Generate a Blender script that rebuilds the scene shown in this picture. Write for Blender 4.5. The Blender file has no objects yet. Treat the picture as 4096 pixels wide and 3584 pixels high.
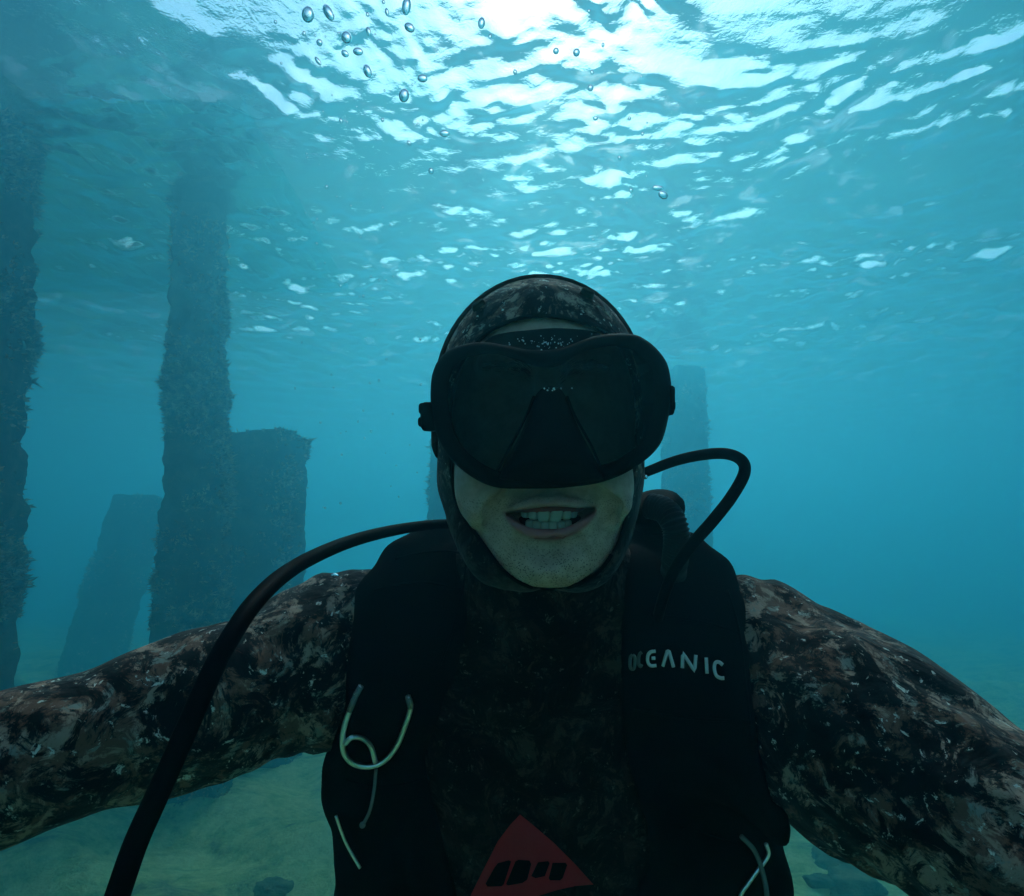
import bpy, math, random
import numpy as np
from mathutils import Vector, Matrix
from mathutils.bvhtree import BVHTree
from mathutils.geometry import tessellate_polygon

# ------------------------------------------------------------------ camera
F = 1220.0                      # focal length in half-resolution photo pixels
PITCH = math.radians(12)
CP, SP = math.cos(PITCH), math.sin(PITCH)
scene = bpy.context.scene
COL = scene.collection
cam_d = bpy.data.cameras.new('camera')
cam_d.sensor_fit = 'HORIZONTAL'
cam_d.angle_x = 2 * math.atan(1024 / F)
cam_d.clip_start = 0.02
cam_d.clip_end = 500
cam = bpy.data.objects.new('camera', cam_d)
cam.rotation_euler = (math.pi / 2 + PITCH, 0, 0)
COL.objects.link(cam)
scene.camera = cam

# ------------------------------------------------------------------ sky, sun, exposure
SUN_EL, SUN_AZ = math.radians(41), math.radians(7)     # azimuth from +Y towards +X
w = bpy.data.worlds.new('World'); scene.world = w; w.use_nodes = True
nt = w.node_tree
sky = nt.nodes.new('ShaderNodeTexSky'); sky.sky_type = 'NISHITA'; sky.sun_disc = False
sky.sun_elevation = SUN_EL; sky.sun_rotation = SUN_AZ
sky.air_density = 1.0; sky.dust_density = 1.2; sky.ozone_density = 1.0
bg = nt.nodes['Background']; bg.inputs['Strength'].default_value = 0.15
nt.links.new(sky.outputs[0], bg.inputs['Color'])
sun_d = bpy.data.lights.new('sun', 'SUN'); sun_d.energy = 5.0; sun_d.angle = math.radians(0.5)
sun_d.color = (1, 0.96, 0.88); sun_d.cycles.use_multiple_importance_sampling = False
sun = bpy.data.objects.new('sun', sun_d); COL.objects.link(sun)
sd = Vector((math.sin(SUN_AZ) * math.cos(SUN_EL), math.cos(SUN_AZ) * math.cos(SUN_EL), math.sin(SUN_EL)))
sun.rotation_euler = (-sd).to_track_quat('-Z', 'Y').to_euler()
vs = scene.view_settings
scene.display_settings.display_device = 'sRGB'
vs.view_transform = 'Standard'; vs.look = 'None'; vs.gamma = 1; vs.exposure = 0.38
scene.cycles.volume_bounces = 4
scene.cycles.max_bounces = 10
scene.cycles.diffuse_bounces = 3
scene.cycles.transmission_bounces = 8
scene.cycles.transparent_max_bounces = 12
scene.cycles.sample_clamp_indirect = 4
scene.cycles.use_denoising = True

# ------------------------------------------------------------------ helpers
def P(u, v, d):
    """a pixel of the 2048x1792 photo at depth d in metres -> world point"""
    x = (u - 1024) / F * d; up = (896 - v) / F * d
    return Vector((x, d * CP - up * SP, d * SP + up * CP))
def PG(u, Y, z):
    """photo column u, world distance Y and height z -> world point"""
    d = Y * CP + z * SP
    return Vector(((u - 1024) / F * d, Y, z))
def c2w(a):
    """array of camera-frame points (x right, y forward, z up) -> world"""
    a = np.asarray(a, float)
    return np.stack([a[:, 0], a[:, 1] * CP - a[:, 2] * SP, a[:, 1] * SP + a[:, 2] * CP], 1)

def tag(o, label=None, cat=None, group=None, kind=None):
    if label: o['label'] = label
    if cat: o['category'] = cat
    if group: o['group'] = group
    if kind: o['kind'] = kind
    return o
def obj(name, me, mat=None, parent=None, smooth=True):
    o = bpy.data.objects.new(name, me); COL.objects.link(o)
    me.name = name
    if mat: me.materials.append(mat)
    if smooth: me.polygons.foreach_set('use_smooth', [True] * len(me.polygons))
    if parent:
        o.parent = parent
        o.matrix_parent_inverse = parent.matrix_world.inverted() if parent.type != 'EMPTY' else Matrix.Translation(-parent.location)
    return o
def empty(name, loc):
    o = bpy.data.objects.new(name, None); o.empty_display_size = 0.1
    o.location = loc; COL.objects.link(o); return o
def mesh(verts, faces):
    me = bpy.data.meshes.new('m')
    v = np.asarray(verts, np.float32).reshape(-1, 3)
    if isinstance(faces, np.ndarray):
        n, k = faces.shape
        me.vertices.add(len(v)); me.vertices.foreach_set('co', v.ravel())
        me.loops.add(n * k); me.loops.foreach_set('vertex_index', faces.astype(np.int32).ravel())
        me.polygons.add(n); me.polygons.foreach_set('loop_start', np.arange(0, n * k, k, dtype=np.int32))
        me.update(calc_edges=True); me.validate()
    else:
        me.from_pydata([tuple(map(float, q)) for q in v], [], [tuple(map(int, f)) for f in faces]); me.update()
    return me
class MB:
    def __init__(s): s.v = []; s.f = []
    def add(s, v, f):
        n = len(s.v); s.v.extend([tuple(map(float, q)) for q in v]); s.f.extend([tuple(int(i) + n for i in q) for q in f])
    def mesh(s): return mesh(s.v, s.f)
def smooth_path(pts, n=8):
    """Catmull-Rom through points, n samples a span; extra columns (radii) are carried along"""
    p = np.asarray(pts, float); p = np.vstack([2 * p[0] - p[1], p, 2 * p[-1] - p[-2]])
    out = []
    for i in range(1, len(p) - 2):
        a, b, c, d = p[i - 1:i + 3]
        for t in np.linspace(0, 1, n, endpoint=False):
            out.append(0.5 * (2 * b + (c - a) * t + (2 * a - 5 * b + 4 * c - d) * t * t + (-a + 3 * b - 3 * c + d) * t ** 3))
    out.append(p[-2]); return np.array(out)
def tube(mb, pts, r, ns=12, r2=None, up=None, n=8, caps=True, power=1.0, smooth=True):
    """a tube along pts; r radius (scalar or list), r2 second half-axis, up fixes the frame"""
    m = len(pts)
    rr = np.full(m, r) if np.isscalar(r) else np.asarray(r, float)
    r2_ = rr if r2 is None else (np.full(m, r2) if np.isscalar(r2) else np.asarray(r2, float))
    q = np.column_stack([np.array([tuple(p) for p in pts], float), rr, r2_])
    if smooth and m > 2: q = smooth_path(q, n)
    c = q[:, :3]; t = np.gradient(c, axis=0); t /= np.linalg.norm(t, axis=1)[:, None] + 1e-12
    u0 = np.array(up if up is not None else (0.13, 0.31, 0.94), float)
    vs_, a0 = [], None
    for i in range(len(c)):
        if up is not None or a0 is None:
            a = np.cross(t[i], u0)
            if np.linalg.norm(a) < 1e-3: a = np.cross(t[i], (1, 0, 0))
        else:
            a = a0 - t[i] * (a0 @ t[i])
        a /= np.linalg.norm(a); a0 = a; b = np.cross(a, t[i])
        for k in range(ns):
            an = 2 * math.pi * k / ns; ca, sa = math.cos(an), math.sin(an)
            if power != 1: ca = math.copysign(abs(ca) ** power, ca); sa = math.copysign(abs(sa) ** power, sa)
            vs_.append(c[i] + a * ca * q[i, 3] + b * sa * q[i, 4])
    fs = [(i * ns + k, i * ns + (k + 1) % ns, (i + 1) * ns + (k + 1) % ns, (i + 1) * ns + k) for i in range(len(c) - 1) for k in range(ns)]
    if caps:
        fs.append(tuple(range(ns))[::-1]); fs.append(tuple((len(c) - 1) * ns + k for k in range(ns)))
    mb.add(vs_, fs)
def ball(mb, c, r, ns=10, nr=8):
    c = np.array(tuple(c)); r = np.array(r if not np.isscalar(r) else (r, r, r), float)
    v = [c + r * (0, 0, 1)]
    for j in range(1, nr):
        th = math.pi * j / nr
        for k in range(ns):
            ph = 2 * math.pi * k / ns
            v.append(c + r * (math.sin(th) * math.cos(ph), math.sin(th) * math.sin(ph), math.cos(th)))
    v.append(c - r * (0, 0, 1)); n = len(v) - 1
    f = [(0, 1 + k, 1 + (k + 1) % ns) for k in range(ns)]
    for j in range(nr - 2):
        a = 1 + j * ns
        f += [(a + k, a + ns + k, a + ns + (k + 1) % ns, a + (k + 1) % ns) for k in range(ns)]
    a = 1 + (nr - 2) * ns
    f += [(n, a + (k + 1) % ns, a + k) for k in range(ns)]
    mb.add(v, f)

# ---- materials
class NT:
    def __init__(s, name):
        s.m = bpy.data.materials.new(name); s.m.use_nodes = True; s.t = s.m.node_tree; s.t.nodes.clear()
        s.out = s.n('OutputMaterial')
    def n(s, t, **kw):
        x = s.t.nodes.new('ShaderNode' + t)
        for k, v in kw.items():
            if k in x.inputs: s.set(x.inputs[k], v)
            else: setattr(x, k, v)
        return x
    def set(s, i, v):
        if isinstance(v, bpy.types.NodeSocket): s.t.links.new(v, i)
        else: i.default_value = v
    def link(s, a, b): s.t.links.new(a, b)
    def noise(s, vec, scale, detail=5, rough=0.55, dist=0.0):
        x = s.n('TexNoise'); s.link(vec, x.inputs['Vector'])
        x.inputs['Scale'].default_value = scale; x.inputs['Detail'].default_value = detail
        x.inputs['Roughness'].default_value = rough; x.inputs['Distortion'].default_value = dist
        return x.outputs['Fac']
    def ramp(s, fac, stops, interp='LINEAR'):
        x = s.n('ValToRGB'); s.link(fac, x.inputs[0]); e = x.color_ramp.elements; x.color_ramp.interpolation = interp
        while len(e) < len(stops): e.new(0.5)
        for q, (p, c) in zip(e, stops):
            q.position = p; q.color = (c, c, c, 1) if np.isscalar(c) else (*c, 1)
        return x.outputs['Color']
    def mix(s, fac, a, b, mode='MIX'):
        x = s.n('MixRGB'); x.blend_type = mode
        for i, v in zip(x.inputs, (fac, a, b)):
            if isinstance(v, bpy.types.NodeSocket): s.link(v, i)
            elif i.name == 'Fac': i.default_value = v
            else: i.default_value = (*v, 1)
        return x.outputs[0]
    def math(s, op, a, b=0.0):
        x = s.n('Math'); x.operation = op; s.set(x.inputs[0], a); s.set(x.inputs[1], b); return x.outputs[0]
    def bump(s, h, strength=0.5, dist=0.01, normal=None):
        x = s.n('Bump'); s.link(h, x.inputs['Height']); x.inputs['Strength'].default_value = strength
        x.inputs['Distance'].default_value = dist
        if normal: s.link(normal, x.inputs['Normal'])
        return x.outputs[0]
    def princ(s, color, rough=0.6, spec=0.5, normal=None, metal=0.0, **kw):
        x = s.n("BsdfPrincipled")
        if metal == 0: x.inputs['IOR'].default_value = 1.14      # against water, not air
        s.set(x.inputs['Base Color'], color if isinstance(color, bpy.types.NodeSocket) else (*color, 1))
        s.set(x.inputs['Roughness'], rough); s.set(x.inputs['Specular IOR Level'], spec); s.set(x.inputs['Metallic'], metal)
        for k, v in kw.items(): s.set(x.inputs[k.replace('_', ' ')], v)
        if normal: s.link(normal, x.inputs['Normal'])
        s.link(x.outputs[0], s.out.inputs['Surface']); return x
    def pos(s): return s.n('NewGeometry').outputs['Position']

def fbm(x, y, z, seed, octs=4, s0=1.0, gain=0.55):
    """cheap smooth noise: sums of randomly oriented sines, vectorised"""
    rg = np.random.RandomState(seed); out = 0; amp = 1; fr = s0
    for o in range(octs):
        for k in range(5):
            d = rg.normal(size=3); d /= np.linalg.norm(d); ph = rg.rand() * 6.28
            out = out + amp * np.sin(fr * rg.uniform(.7, 1.4) * 6.283 * (d[0] * x + d[1] * y + d[2] * z) + ph) / 2.2
        fr *= 2.03; amp *= gain
    return out

# ------------------------------------------------------------------ the water's body: even scattering
WS = 2.0                                   # everything beyond the diver is laid out in units of WS metres
SURF, BED = 3.0 * WS, -1.55 * WS
HZ = 78.0
hv = [(x, y, z) for z in (BED - 1.9, SURF + 1.0) for (x, y) in ((-HZ, -20), (HZ, -20), (HZ, HZ + 3), (-HZ, HZ + 3))]
hz = obj('haze', mesh(hv, [(0, 3, 2, 1), (4, 5, 6, 7), (0, 1, 5, 4), (1, 2, 6, 5), (2, 3, 7, 6), (3, 0, 4, 7)]), smooth=False)
m = NT('murky_water')
pv = m.n('VolumePrincipled')
pv.inputs['Color'].default_value = (0.075, 0.378, 0.497, 1)
pv.inputs['Absorption Color'].default_value = (0.01, 0.292, 0.428, 1)
pv.inputs['Density'].default_value = 0.108
pv.inputs['Anisotropy'].default_value = 0.72
m.link(pv.outputs[0], m.out.inputs['Volume'])
hz.data.materials.append(m.m)
tag(hz, kind='stuff')

# ------------------------------------------------------------------ water surface from below
def grid_axis(lo, hi, fine0, fine1, h, grow):
    a = list(np.arange(fine0, fine1, h)); s = h
    while a[-1] < hi: s *= grow; a.append(min(a[-1] + s, hi))
    s = h; b = []
    x = fine0
    while x > lo: s *= grow; x = max(x - s, lo); b.append(x)
    return np.array(b[::-1] + a)
gx = grid_axis(-32, 32, -4.4, 4.4, 0.0155, 1.03)
gy = grid_axis(-9, 35, 1.9, 7.2, 0.0155, 1.03)
X, Y = np.meshgrid(gx, gy, indexing='xy')
rg = np.random.RandomState(11)
Z = np.zeros_like(X)
CELL = np.maximum(*np.meshgrid(np.gradient(gx), np.gradient(gy), indexing='xy'))
# warp, then waves of many lengths; main wind direction roughly across the picture
Xw = X + 0.10 * fbm(X, Y, 0, 5, 2, 0.35); Yw = Y + 0.10 * fbm(X, Y, 0, 6, 2, 0.35)
for k in range(90):
    lam = 0.062 * (11 ** rg.rand())
    th = rg.normal(math.pi / 2 + 0.1, 0.9)
    kk = 2 * math.pi / lam
    slope = 0.036 * (lam / .35) ** .22
    ph = kk * (math.cos(th) * Xw + math.sin(th) * Yw) + rg.rand() * 6.28
    fade = np.clip(lam / (3.2 * CELL) - .6, 0, 1)
    sn = np.sin(ph)
    Z += slope / kk * (sn + 0.22 * np.cos(2 * ph)) * fade
gust = 0.85 + 0.5 * fbm(X, Y, 0, 9, 2, 0.6)
Z = Z * np.clip(gust, 0.3, 1.9)
ny, nx = X.shape
idx = np.arange(nx * ny).reshape(ny, nx)
q = np.stack([idx[:-1, :-1], idx[:-1, 1:], idx[1:, 1:], idx[1:, :-1]], -1).reshape(-1, 4)
surf = obj('water_surface', mesh(np.stack([X * WS, Y * WS, Z * WS + SURF], -1).reshape(-1, 3), q))
m = NT('rippled_water')
ps = m.pos()
n1 = m.noise(ps, 9, 3, 0.6, 0.4); n2 = m.noise(ps, 26, 2, 0.5)
h = m.math('ADD', n1, m.math('MULTIPLY', n2, 0.25))
nb = m.bump(h, 0.35, 0.020)
gl = m.n('BsdfGlass', IOR=1.33, Roughness=0.0, Color=(1, 1, 1, 1)); m.link(nb, gl.inputs['Normal'])
tr = m.n('BsdfTransparent', Color=(1, 1, 1, 1))
# noise in the transparency stands in for light the ripples gather or spread
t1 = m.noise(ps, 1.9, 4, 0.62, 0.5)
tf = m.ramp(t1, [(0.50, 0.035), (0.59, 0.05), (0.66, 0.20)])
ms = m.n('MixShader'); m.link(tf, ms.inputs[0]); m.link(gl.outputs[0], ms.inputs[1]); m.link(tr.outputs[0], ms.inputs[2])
m.link(ms.outputs[0], m.out.inputs['Surface'])
surf.data.materials.append(m.m)
tag(surf, kind='structure')

# ------------------------------------------------------------------ seabed
gx = grid_axis(-70, 70, -9, 9, 0.09, 1.06); gy = grid_axis(-18, 75, 0.6, 15.0, 0.09, 1.06)
X, Y = np.meshgrid(gx, gy, indexing='xy')
def bed_z(X, Y):
    X = np.asarray(X, float) / WS; Y = np.asarray(Y, float) / WS
    z = 0.10 * fbm(X, Y, 0, 21, 4, 0.22)
    z = z + 0.035 * np.sin((Y + 0.35 * X + 0.25 * fbm(X, Y, 0, 22, 2, .3)) * 5.2) * np.clip(fbm(X, Y, 0, 23, 1, .2) + .7, 0, 1)
    return BED + WS * (z + 0.012 * fbm(X, Y, 0, 24, 3, 2.2))
ny, nx = X.shape
idx = np.arange(nx * ny).reshape(ny, nx)
q = np.stack([idx[:-1, :-1], idx[:-1, 1:], idx[1:, 1:], idx[1:, :-1]], -1).reshape(-1, 4)
bed = obj('seabed', mesh(np.stack([X, Y, bed_z(X, Y)], -1).reshape(-1, 3), q))
m = NT('algae_covered_sand')
ps = m.pos()
a = m.noise(ps, 1.1, 8, 0.72, 0.8); b = m.noise(ps, 7, 6, 0.75)
col = m.ramp(a, [(0.36, (0.06, 0.10, 0.03)), (0.46, (0.30, 0.46, 0.11)), (0.56, (0.62, 0.72, 0.26))])
col = m.mix(0.45, col, m.ramp(b, [(0.35, (0.08, 0.10, 0.05)), (0.6, (0.5, 0.48, 0.3))]))
m.princ(col, 0.95, 0.1, m.bump(b, 1.0, 0.12))
bed.data.materials.append(m.m)
tag(bed, kind='structure')

# ------------------------------------------------------------------ pilings
m = NT('overgrown_concrete')
ps = m.pos()
a = m.noise(ps, 5, 6, 0.7, 0.4); b = m.noise(ps, 28, 5, 0.7)
col = m.ramp(a, [(0.35, (0.02, 0.022, 0.02)), (0.55, (0.055, 0.05, 0.04)), (0.7, (0.12, 0.09, 0.065))])
m.princ(col, 0.95, 0.15, m.bump(b, 1.0, 0.03)); M_PILE = m.m
m = NT('marine_growth')
a = m.noise(m.pos(), 9, 4, 0.6)
col = m.ramp(a, [(0.35, (0.05, 0.045, 0.03)), (0.5, (0.16, 0.12, 0.07)), (0.65, (0.50, 0.36, 0.22))])
m.princ(col, 0.9, 0.1); M_GROW = m.m

def piling(label, top, bot, wid, dep, yaw, seed, grow_n, rough=0.035, grow_len=0.05, bulge=(), under=0.5):
    """square pile from bot to top with a lumpy crust (mesh displaced) and tufts of growth; bulge = [(height fraction, extra)]"""
    wid *= WS; dep *= WS; rough *= WS; top = np.array(tuple(top)); bot = np.array(tuple(bot)); rgn = np.random.RandomState(seed)
    grow_len *= WS
    L = np.linalg.norm(top - bot); ax = (top - bot) / L
    e1 = np.array((math.cos(yaw), math.sin(yaw), 0.0)); e1 -= ax * (e1 @ ax); e1 /= np.linalg.norm(e1); e2 = np.cross(ax, e1)
    nh = int(L / 0.06); nsd = 18
    # section: rounded square
    sec = []
    for k in range(nsd * 4):
        t = 2 * math.pi * (k + .5) / (nsd * 4); c, s = math.cos(t), math.sin(t)
        rr = 1 / (abs(c) ** 7 + abs(s) ** 7) ** (1 / 7)
        sec.append((c * rr * wid / 2, s * rr * dep / 2))
    sec = np.array(sec); ns = len(sec)
    hs = np.linspace(-0.08, 1, nh)
    bx = [b[0] for b in bulge] or [0]; bv = [b[1] for b in bulge] or [0]
    v = []
    for h in hs:
        sc = 1 + np.interp(h, bx, bv)
        for (a_, b_) in sec: v.append(bot + ax * L * h + e1 * a_ * sc + e2 * b_ * sc)
    for k in (0.75, 0.4, 0.02):       # rounded cap
        for (a_, b_) in sec: v.append(top + ax * (0.03 * (1 - k)) + e1 * a_ * sc * k + e2 * b_ * sc * k)
    v = np.array(v); nr = nh + 3
    cen = bot + ((v - bot) @ ax)[:, None] * ax
    dirn = v - cen; dirn /= np.linalg.norm(dirn, axis=1)[:, None] + 1e-9
    lump = fbm(v[:, 0], v[:, 1], v[:, 2], seed, 2, .5, 0.5) * .35 + fbm(v[:, 0], v[:, 1], v[:, 2], seed + 50, 4, 2.2, 0.7) * .42
    v = v + dirn * (rough * lump)[:, None]
    f = [(i * ns + k, i * ns + (k + 1) % ns, (i + 1) * ns + (k + 1) % ns, (i + 1) * ns + k) for i in range(nr - 1) for k in range(ns)]
    f.append(tuple((nr - 1) * ns + k for k in range(ns)))
    root = empty('piling', Vector(tuple(bot)))
    tag(root, label, 'piling', 'pilings rising from the seabed')
    mbx = MB(); mbx.add(v, f)
    obj('pile', mbx.mesh(), M_PILE, root)
    # tufts: bundles of thin curved blades in clumps
    g = MB()
    body = v[: nh * ns].reshape(nh, ns, 3); dn = dirn[: nh * ns].reshape(nh, ns, 3)
    clump = np.clip(0.5 + 0.55 * fbm(body[..., 0], body[..., 1], body[..., 2], seed + 3, 3, 0.45), 0.02, None)
    pr = (clump ** 2).ravel(); pr /= pr.sum()
    for ii in rgn.choice(nh * ns, grow_n, p=pr):
        i, k = divmod(ii, ns); c = body[i, k]; d0 = dn[i, k]
        s = grow_len * rgn.uniform(.4, 1.5) * (0.6 + 0.7 * clump[i, k])
        for _ in range(rgn.randint(3, 6)):
            d = d0 + rgn.normal(size=3) * 0.55 + (0, 0, 0.15); d /= np.linalg.norm(d)
            sd_ = np.cross(d, rgn.normal(size=3)); sd_ /= np.linalg.norm(sd_)
            wd = s * rgn.uniform(.07, .2); p0 = c - d0 * .01 + rgn.normal(size=3) * .008
            b1 = p0 + d * s * .5; b2 = p0 + (d + rgn.normal(size=3) * .25) * s
            g.add([p0 - sd_ * wd, p0 + sd_ * wd, b1 + sd_ * wd * 1.1, b1 - sd_ * wd * 1.1, b2 + sd_ * wd * .3], [(0, 1, 2, 3), (3, 2, 4)])
    go = obj('marine_growth', g.mesh(), M_GROW, root); go['kind'] = 'stuff'
    return root

S = 3.0 + 0.22
def bedpt(u, Y, dz=-0.15):
    p = PG(u, Y * WS, BED); p.z = float(bed_z(p.x, p.y)) + dz; return p
def PW(u, Y, z): return PG(u, Y * WS, z * WS)
piling('thick dark overgrown piling at the left edge of the picture, nearest of the pilings',
       PW(-60, 3.6, S), bedpt(-175, 3.6), 0.62, 0.6, 0.25, 31, 11000, 0.035, 0.036, [(0, .0), (1, .05)])
piling('tall shaggy piling reaching the surface with tan growth down one edge',
       PW(398, 4.6, S), bedpt(385, 4.6), 0.37, 0.36, 0.2, 32, 10000, 0.028, 0.034, [(0, .22), (.42, .16), (.56, .0), (1, -.08)])
piling('broad stub piling with flat furry top right behind the tall shaggy piling',
       PW(525, 5.6, 1.28), bedpt(505, 5.6), 0.66, 0.6, -0.1, 33, 7000, 0.022, 0.036)
piling('faint slanting stub piling between the dark piling and the tall shaggy one',
       PW(283, 10.2, 1.27), bedpt(170, 9.4), 0.72, 0.5, 0.1, 34, 2500, 0.03, 0.03)
piling('pale blue piling behind the diver with its top just under the surface',
       PW(1366, 8.2, 2.83), bedpt(1372, 8.2), 0.42, 0.6, 0.1, 35, 4000, 0.03, 0.035, [(0, .45), (.4, .3), (.7, .1), (1, 0)])
piling('piling mostly hidden behind the head of the diver, fringed with growth',
       PW(942, 6.3, 1.40), bedpt(915, 6.3), 0.78, 0.6, 0.2, 36, 4000, 0.035, 0.045)

# ------------------------------------------------------------------ added pier deck over the tall pilings, shaped to darken the water at left
pd = empty('added_shade_deck', Vector((-3.6 * WS, 4.5 * WS, SURF + 0.42)))
tag(pd, 'added pier deck above the surface, darkening the water around the two tall pilings', 'pier')
m = NT('added_deck_planks'); a = m.noise(m.pos(), 3, 5, .7); m.princ(m.ramp(a, [(.3, (.05, .04, .03)), (.7, (.16, .13, .10))]), .9, .2, m.bump(a, .5, .02)); M_PLK = m.m
pk = MB(); bmz = MB()
def box(mb, lo, hi):
    x0, y0, z0 = lo; x1, y1, z1 = hi
    mb.add([(x, y, z) for z in (z0, z1) for (x, y) in ((x0, y0), (x1, y0), (x1, y1), (x0, y1))], [(0, 3, 2, 1), (4, 5, 6, 7), (0, 1, 5, 4), (1, 2, 6, 5), (2, 3, 7, 6), (3, 0, 4, 7)])
rgn = np.random.RandomState(3)
x = -12.0 * WS
while x < -1.95 * WS:
    wq = rgn.uniform(.17, .2); box(pk, (x, 3.75 * WS + rgn.uniform(-.04, .04), SURF + .62), (x + wq, 6.6 * WS + rgn.uniform(-.04, .04), SURF + .68)); x += wq + rgn.uniform(.012, .03)
obj('added_planking', pk.mesh(), M_PLK, pd, smooth=False)
for yy in (3.9, 4.6, 5.4, 6.4):
    bmz = MB(); box(bmz, (-12.0 * WS, yy * WS - .11, SURF + .38), (-1.95 * WS, yy * WS + .11, SURF + .617)); obj('added_beam', bmz.mesh(), M_PLK, pd, smooth=False)

# ------------------------------------------------------------------ stones on the seabed
def bed_at(u, v):
    o = Vector((0, 0, 0)); d = P(u, v, 1.0); t = 1.0
    for _ in range(400):
        q_ = d * t
        if q_.z < float(bed_z(q_.x, q_.y)): break
        t += .03
    return q_
m = NT('mossy_stone'); ps = m.pos(); a = m.noise(ps, 4, 6, .7); b = m.noise(ps, 18, 5, .7)
m.princ(m.ramp(a, [(.35, (.035, .045, .025)), (.6, (.13, .14, .08)), (.75, (.25, .24, .14))]), .95, .1, m.bump(b, .9, .05)); M_ROCK = m.m
rgn = np.random.RandomState(77)
for (u, v, sz, lab) in ((1668, 1728, .30, 'dark stone on the seabed under the right arm, upper of the two big ones'),
                        (1700, 1775, .34, 'wide dark stone under the right arm, cut by the bottom edge of the picture'),
                        (1640, 1762, .16, 'small dark stone by the vest in the gap under the right arm'),
                        (545, 1788, .22, 'low stone at the bottom edge left of the vest')):
    p0 = bed_at(u, v); mb = MB(); ball(mb, (0, 0, 0), 1.0, 40, 26); vv = np.array(mb.v)
    sd_ = rgn.randint(1000); n_ = 1 + .22 * fbm(vv[:, 0], vv[:, 1], vv[:, 2], sd_, 4, .45, .6)
    vv = vv * n_[:, None]; vv = np.clip(vv, -.86, .92) * (sz * rgn.uniform(.9, 1.3), sz * rgn.uniform(.7, 1.0), sz * .5) + np.array(tuple(p0))
    ro = obj('rock', mesh(vv, mb.f), M_ROCK); tag(ro, lab, 'rock', 'stones lying on the seabed')

# ================================================================== THE DIVER (camera frame: x right, y away, z up)
import openvdb as vdb
def C(u, v, d): return np.array(((u - 1024) / F * d, d, (896 - v) / F * d))
def smin(a, b, k):
    h = np.maximum(k - np.abs(a - b), 0) / k
    return np.minimum(a, b) - h * h * k * 0.25
def smax(a, b, k): return -smin(-a, -b, k)
def ell(p, c, r):
    q = [(p[i] - c[i]) / r[i] for i in range(3)]
    k0 = np.sqrt(q[0] ** 2 + q[1] ** 2 + q[2] ** 2)
    g = [(p[i] - c[i]) / r[i] ** 2 for i in range(3)]
    k1 = np.sqrt(g[0] ** 2 + g[1] ** 2 + g[2] ** 2) + 1e-9
    return k0 * (k0 - 1) / k1
def cone(p, a, b, r1, r2):
    ab = np.asarray(b, float) - a; L2 = ab @ ab
    t = np.clip(((p[0] - a[0]) * ab[0] + (p[1] - a[1]) * ab[1] + (p[2] - a[2]) * ab[2]) / L2, 0, 1)
    return np.sqrt((p[0] - a[0] - t * ab[0]) ** 2 + (p[1] - a[1] - t * ab[1]) ** 2 + (p[2] - a[2] - t * ab[2]) ** 2) - (r1 + (r2 - r1) * t)
def chain(p, pts, rs, k=0.01):
    out = None
    for i in range(len(pts) - 1):
        s = cone(p, pts[i], pts[i + 1], rs[i], rs[i + 1])
        out = s if out is None else smin(out, s, k)
    return out
def poly2(u, v, poly):
    """signed distance in pixels to a polygon"""
    q = np.asarray(poly, float); d = np.full(u.shape, 1e12); s = np.ones(u.shape)
    j = len(q) - 1
    for i in range(len(q)):
        ex, ey = q[j] - q[i]; wx, wy = u - q[i, 0], v - q[i, 1]
        t = np.clip((wx * ex + wy * ey) / (ex * ex + ey * ey + 1e-9), 0, 1)
        d = np.minimum(d, (wx - ex * t) ** 2 + (wy - ey * t) ** 2)
        c1 = v >= q[i, 1]; c2 = v < q[j, 1]; c3 = ex * wy > ey * wx
        flip = (c1 & c2 & c3) | (~c1 & ~c2 & ~c3)
        s = np.where(flip, -s, s); j = i
    return s * np.sqrt(d)
def closed_smooth(poly, n=5):
    q = np.asarray(poly, float); q = np.vstack([q[-2:], q, q[:3]])
    out = []
    for i in range(2, len(q) - 3):
        a, b, c, d = q[i - 1:i + 3]
        for t in np.linspace(0, 1, n, endpoint=False):
            out.append(0.5 * (2 * b + (c - a) * t + (2 * a - 5 * b + 4 * c - d) * t * t + (-a + 3 * b - 3 * c + d) * t ** 3))
    return np.array(out)
def march(fn, ax, ay, az):
    """iso-surface of fn on a (possibly uneven) grid -> camera-frame mesh arrays"""
    p = np.meshgrid(ax, ay, az, indexing='ij')
    a = np.ascontiguousarray(fn(p), np.float32)
    h = min(np.diff(ax).min(), np.diff(ay).min(), np.diff(az).min())
    a = np.clip(a / h, -40, 40).astype(np.float32)
    for s in (0, -1): a[s] = 5; a[:, s] = 5; a[:, :, s] = 5
    g = vdb.FloatGrid(40.0); g.copyFromArray(a)
    v, q = g.convertToQuads(isovalue=0.0)
    out = np.empty((len(v), 3))
    for i, A in enumerate((ax, ay, az)): out[:, i] = np.interp(v[:, i], np.arange(len(A)), A)
    return out, q[:, ::-1].astype(np.int64)
def axis(segs):
    """segs: (start, step), ..., end -> uneven axis"""
    out = []
    for (a, h), nx in zip(segs[:-1], [s[0] if isinstance(s, tuple) else s for s in segs[1:]]):
        out += list(np.arange(a, nx - h * .3, h))
    return np.array(out + [segs[-1]])

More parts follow.
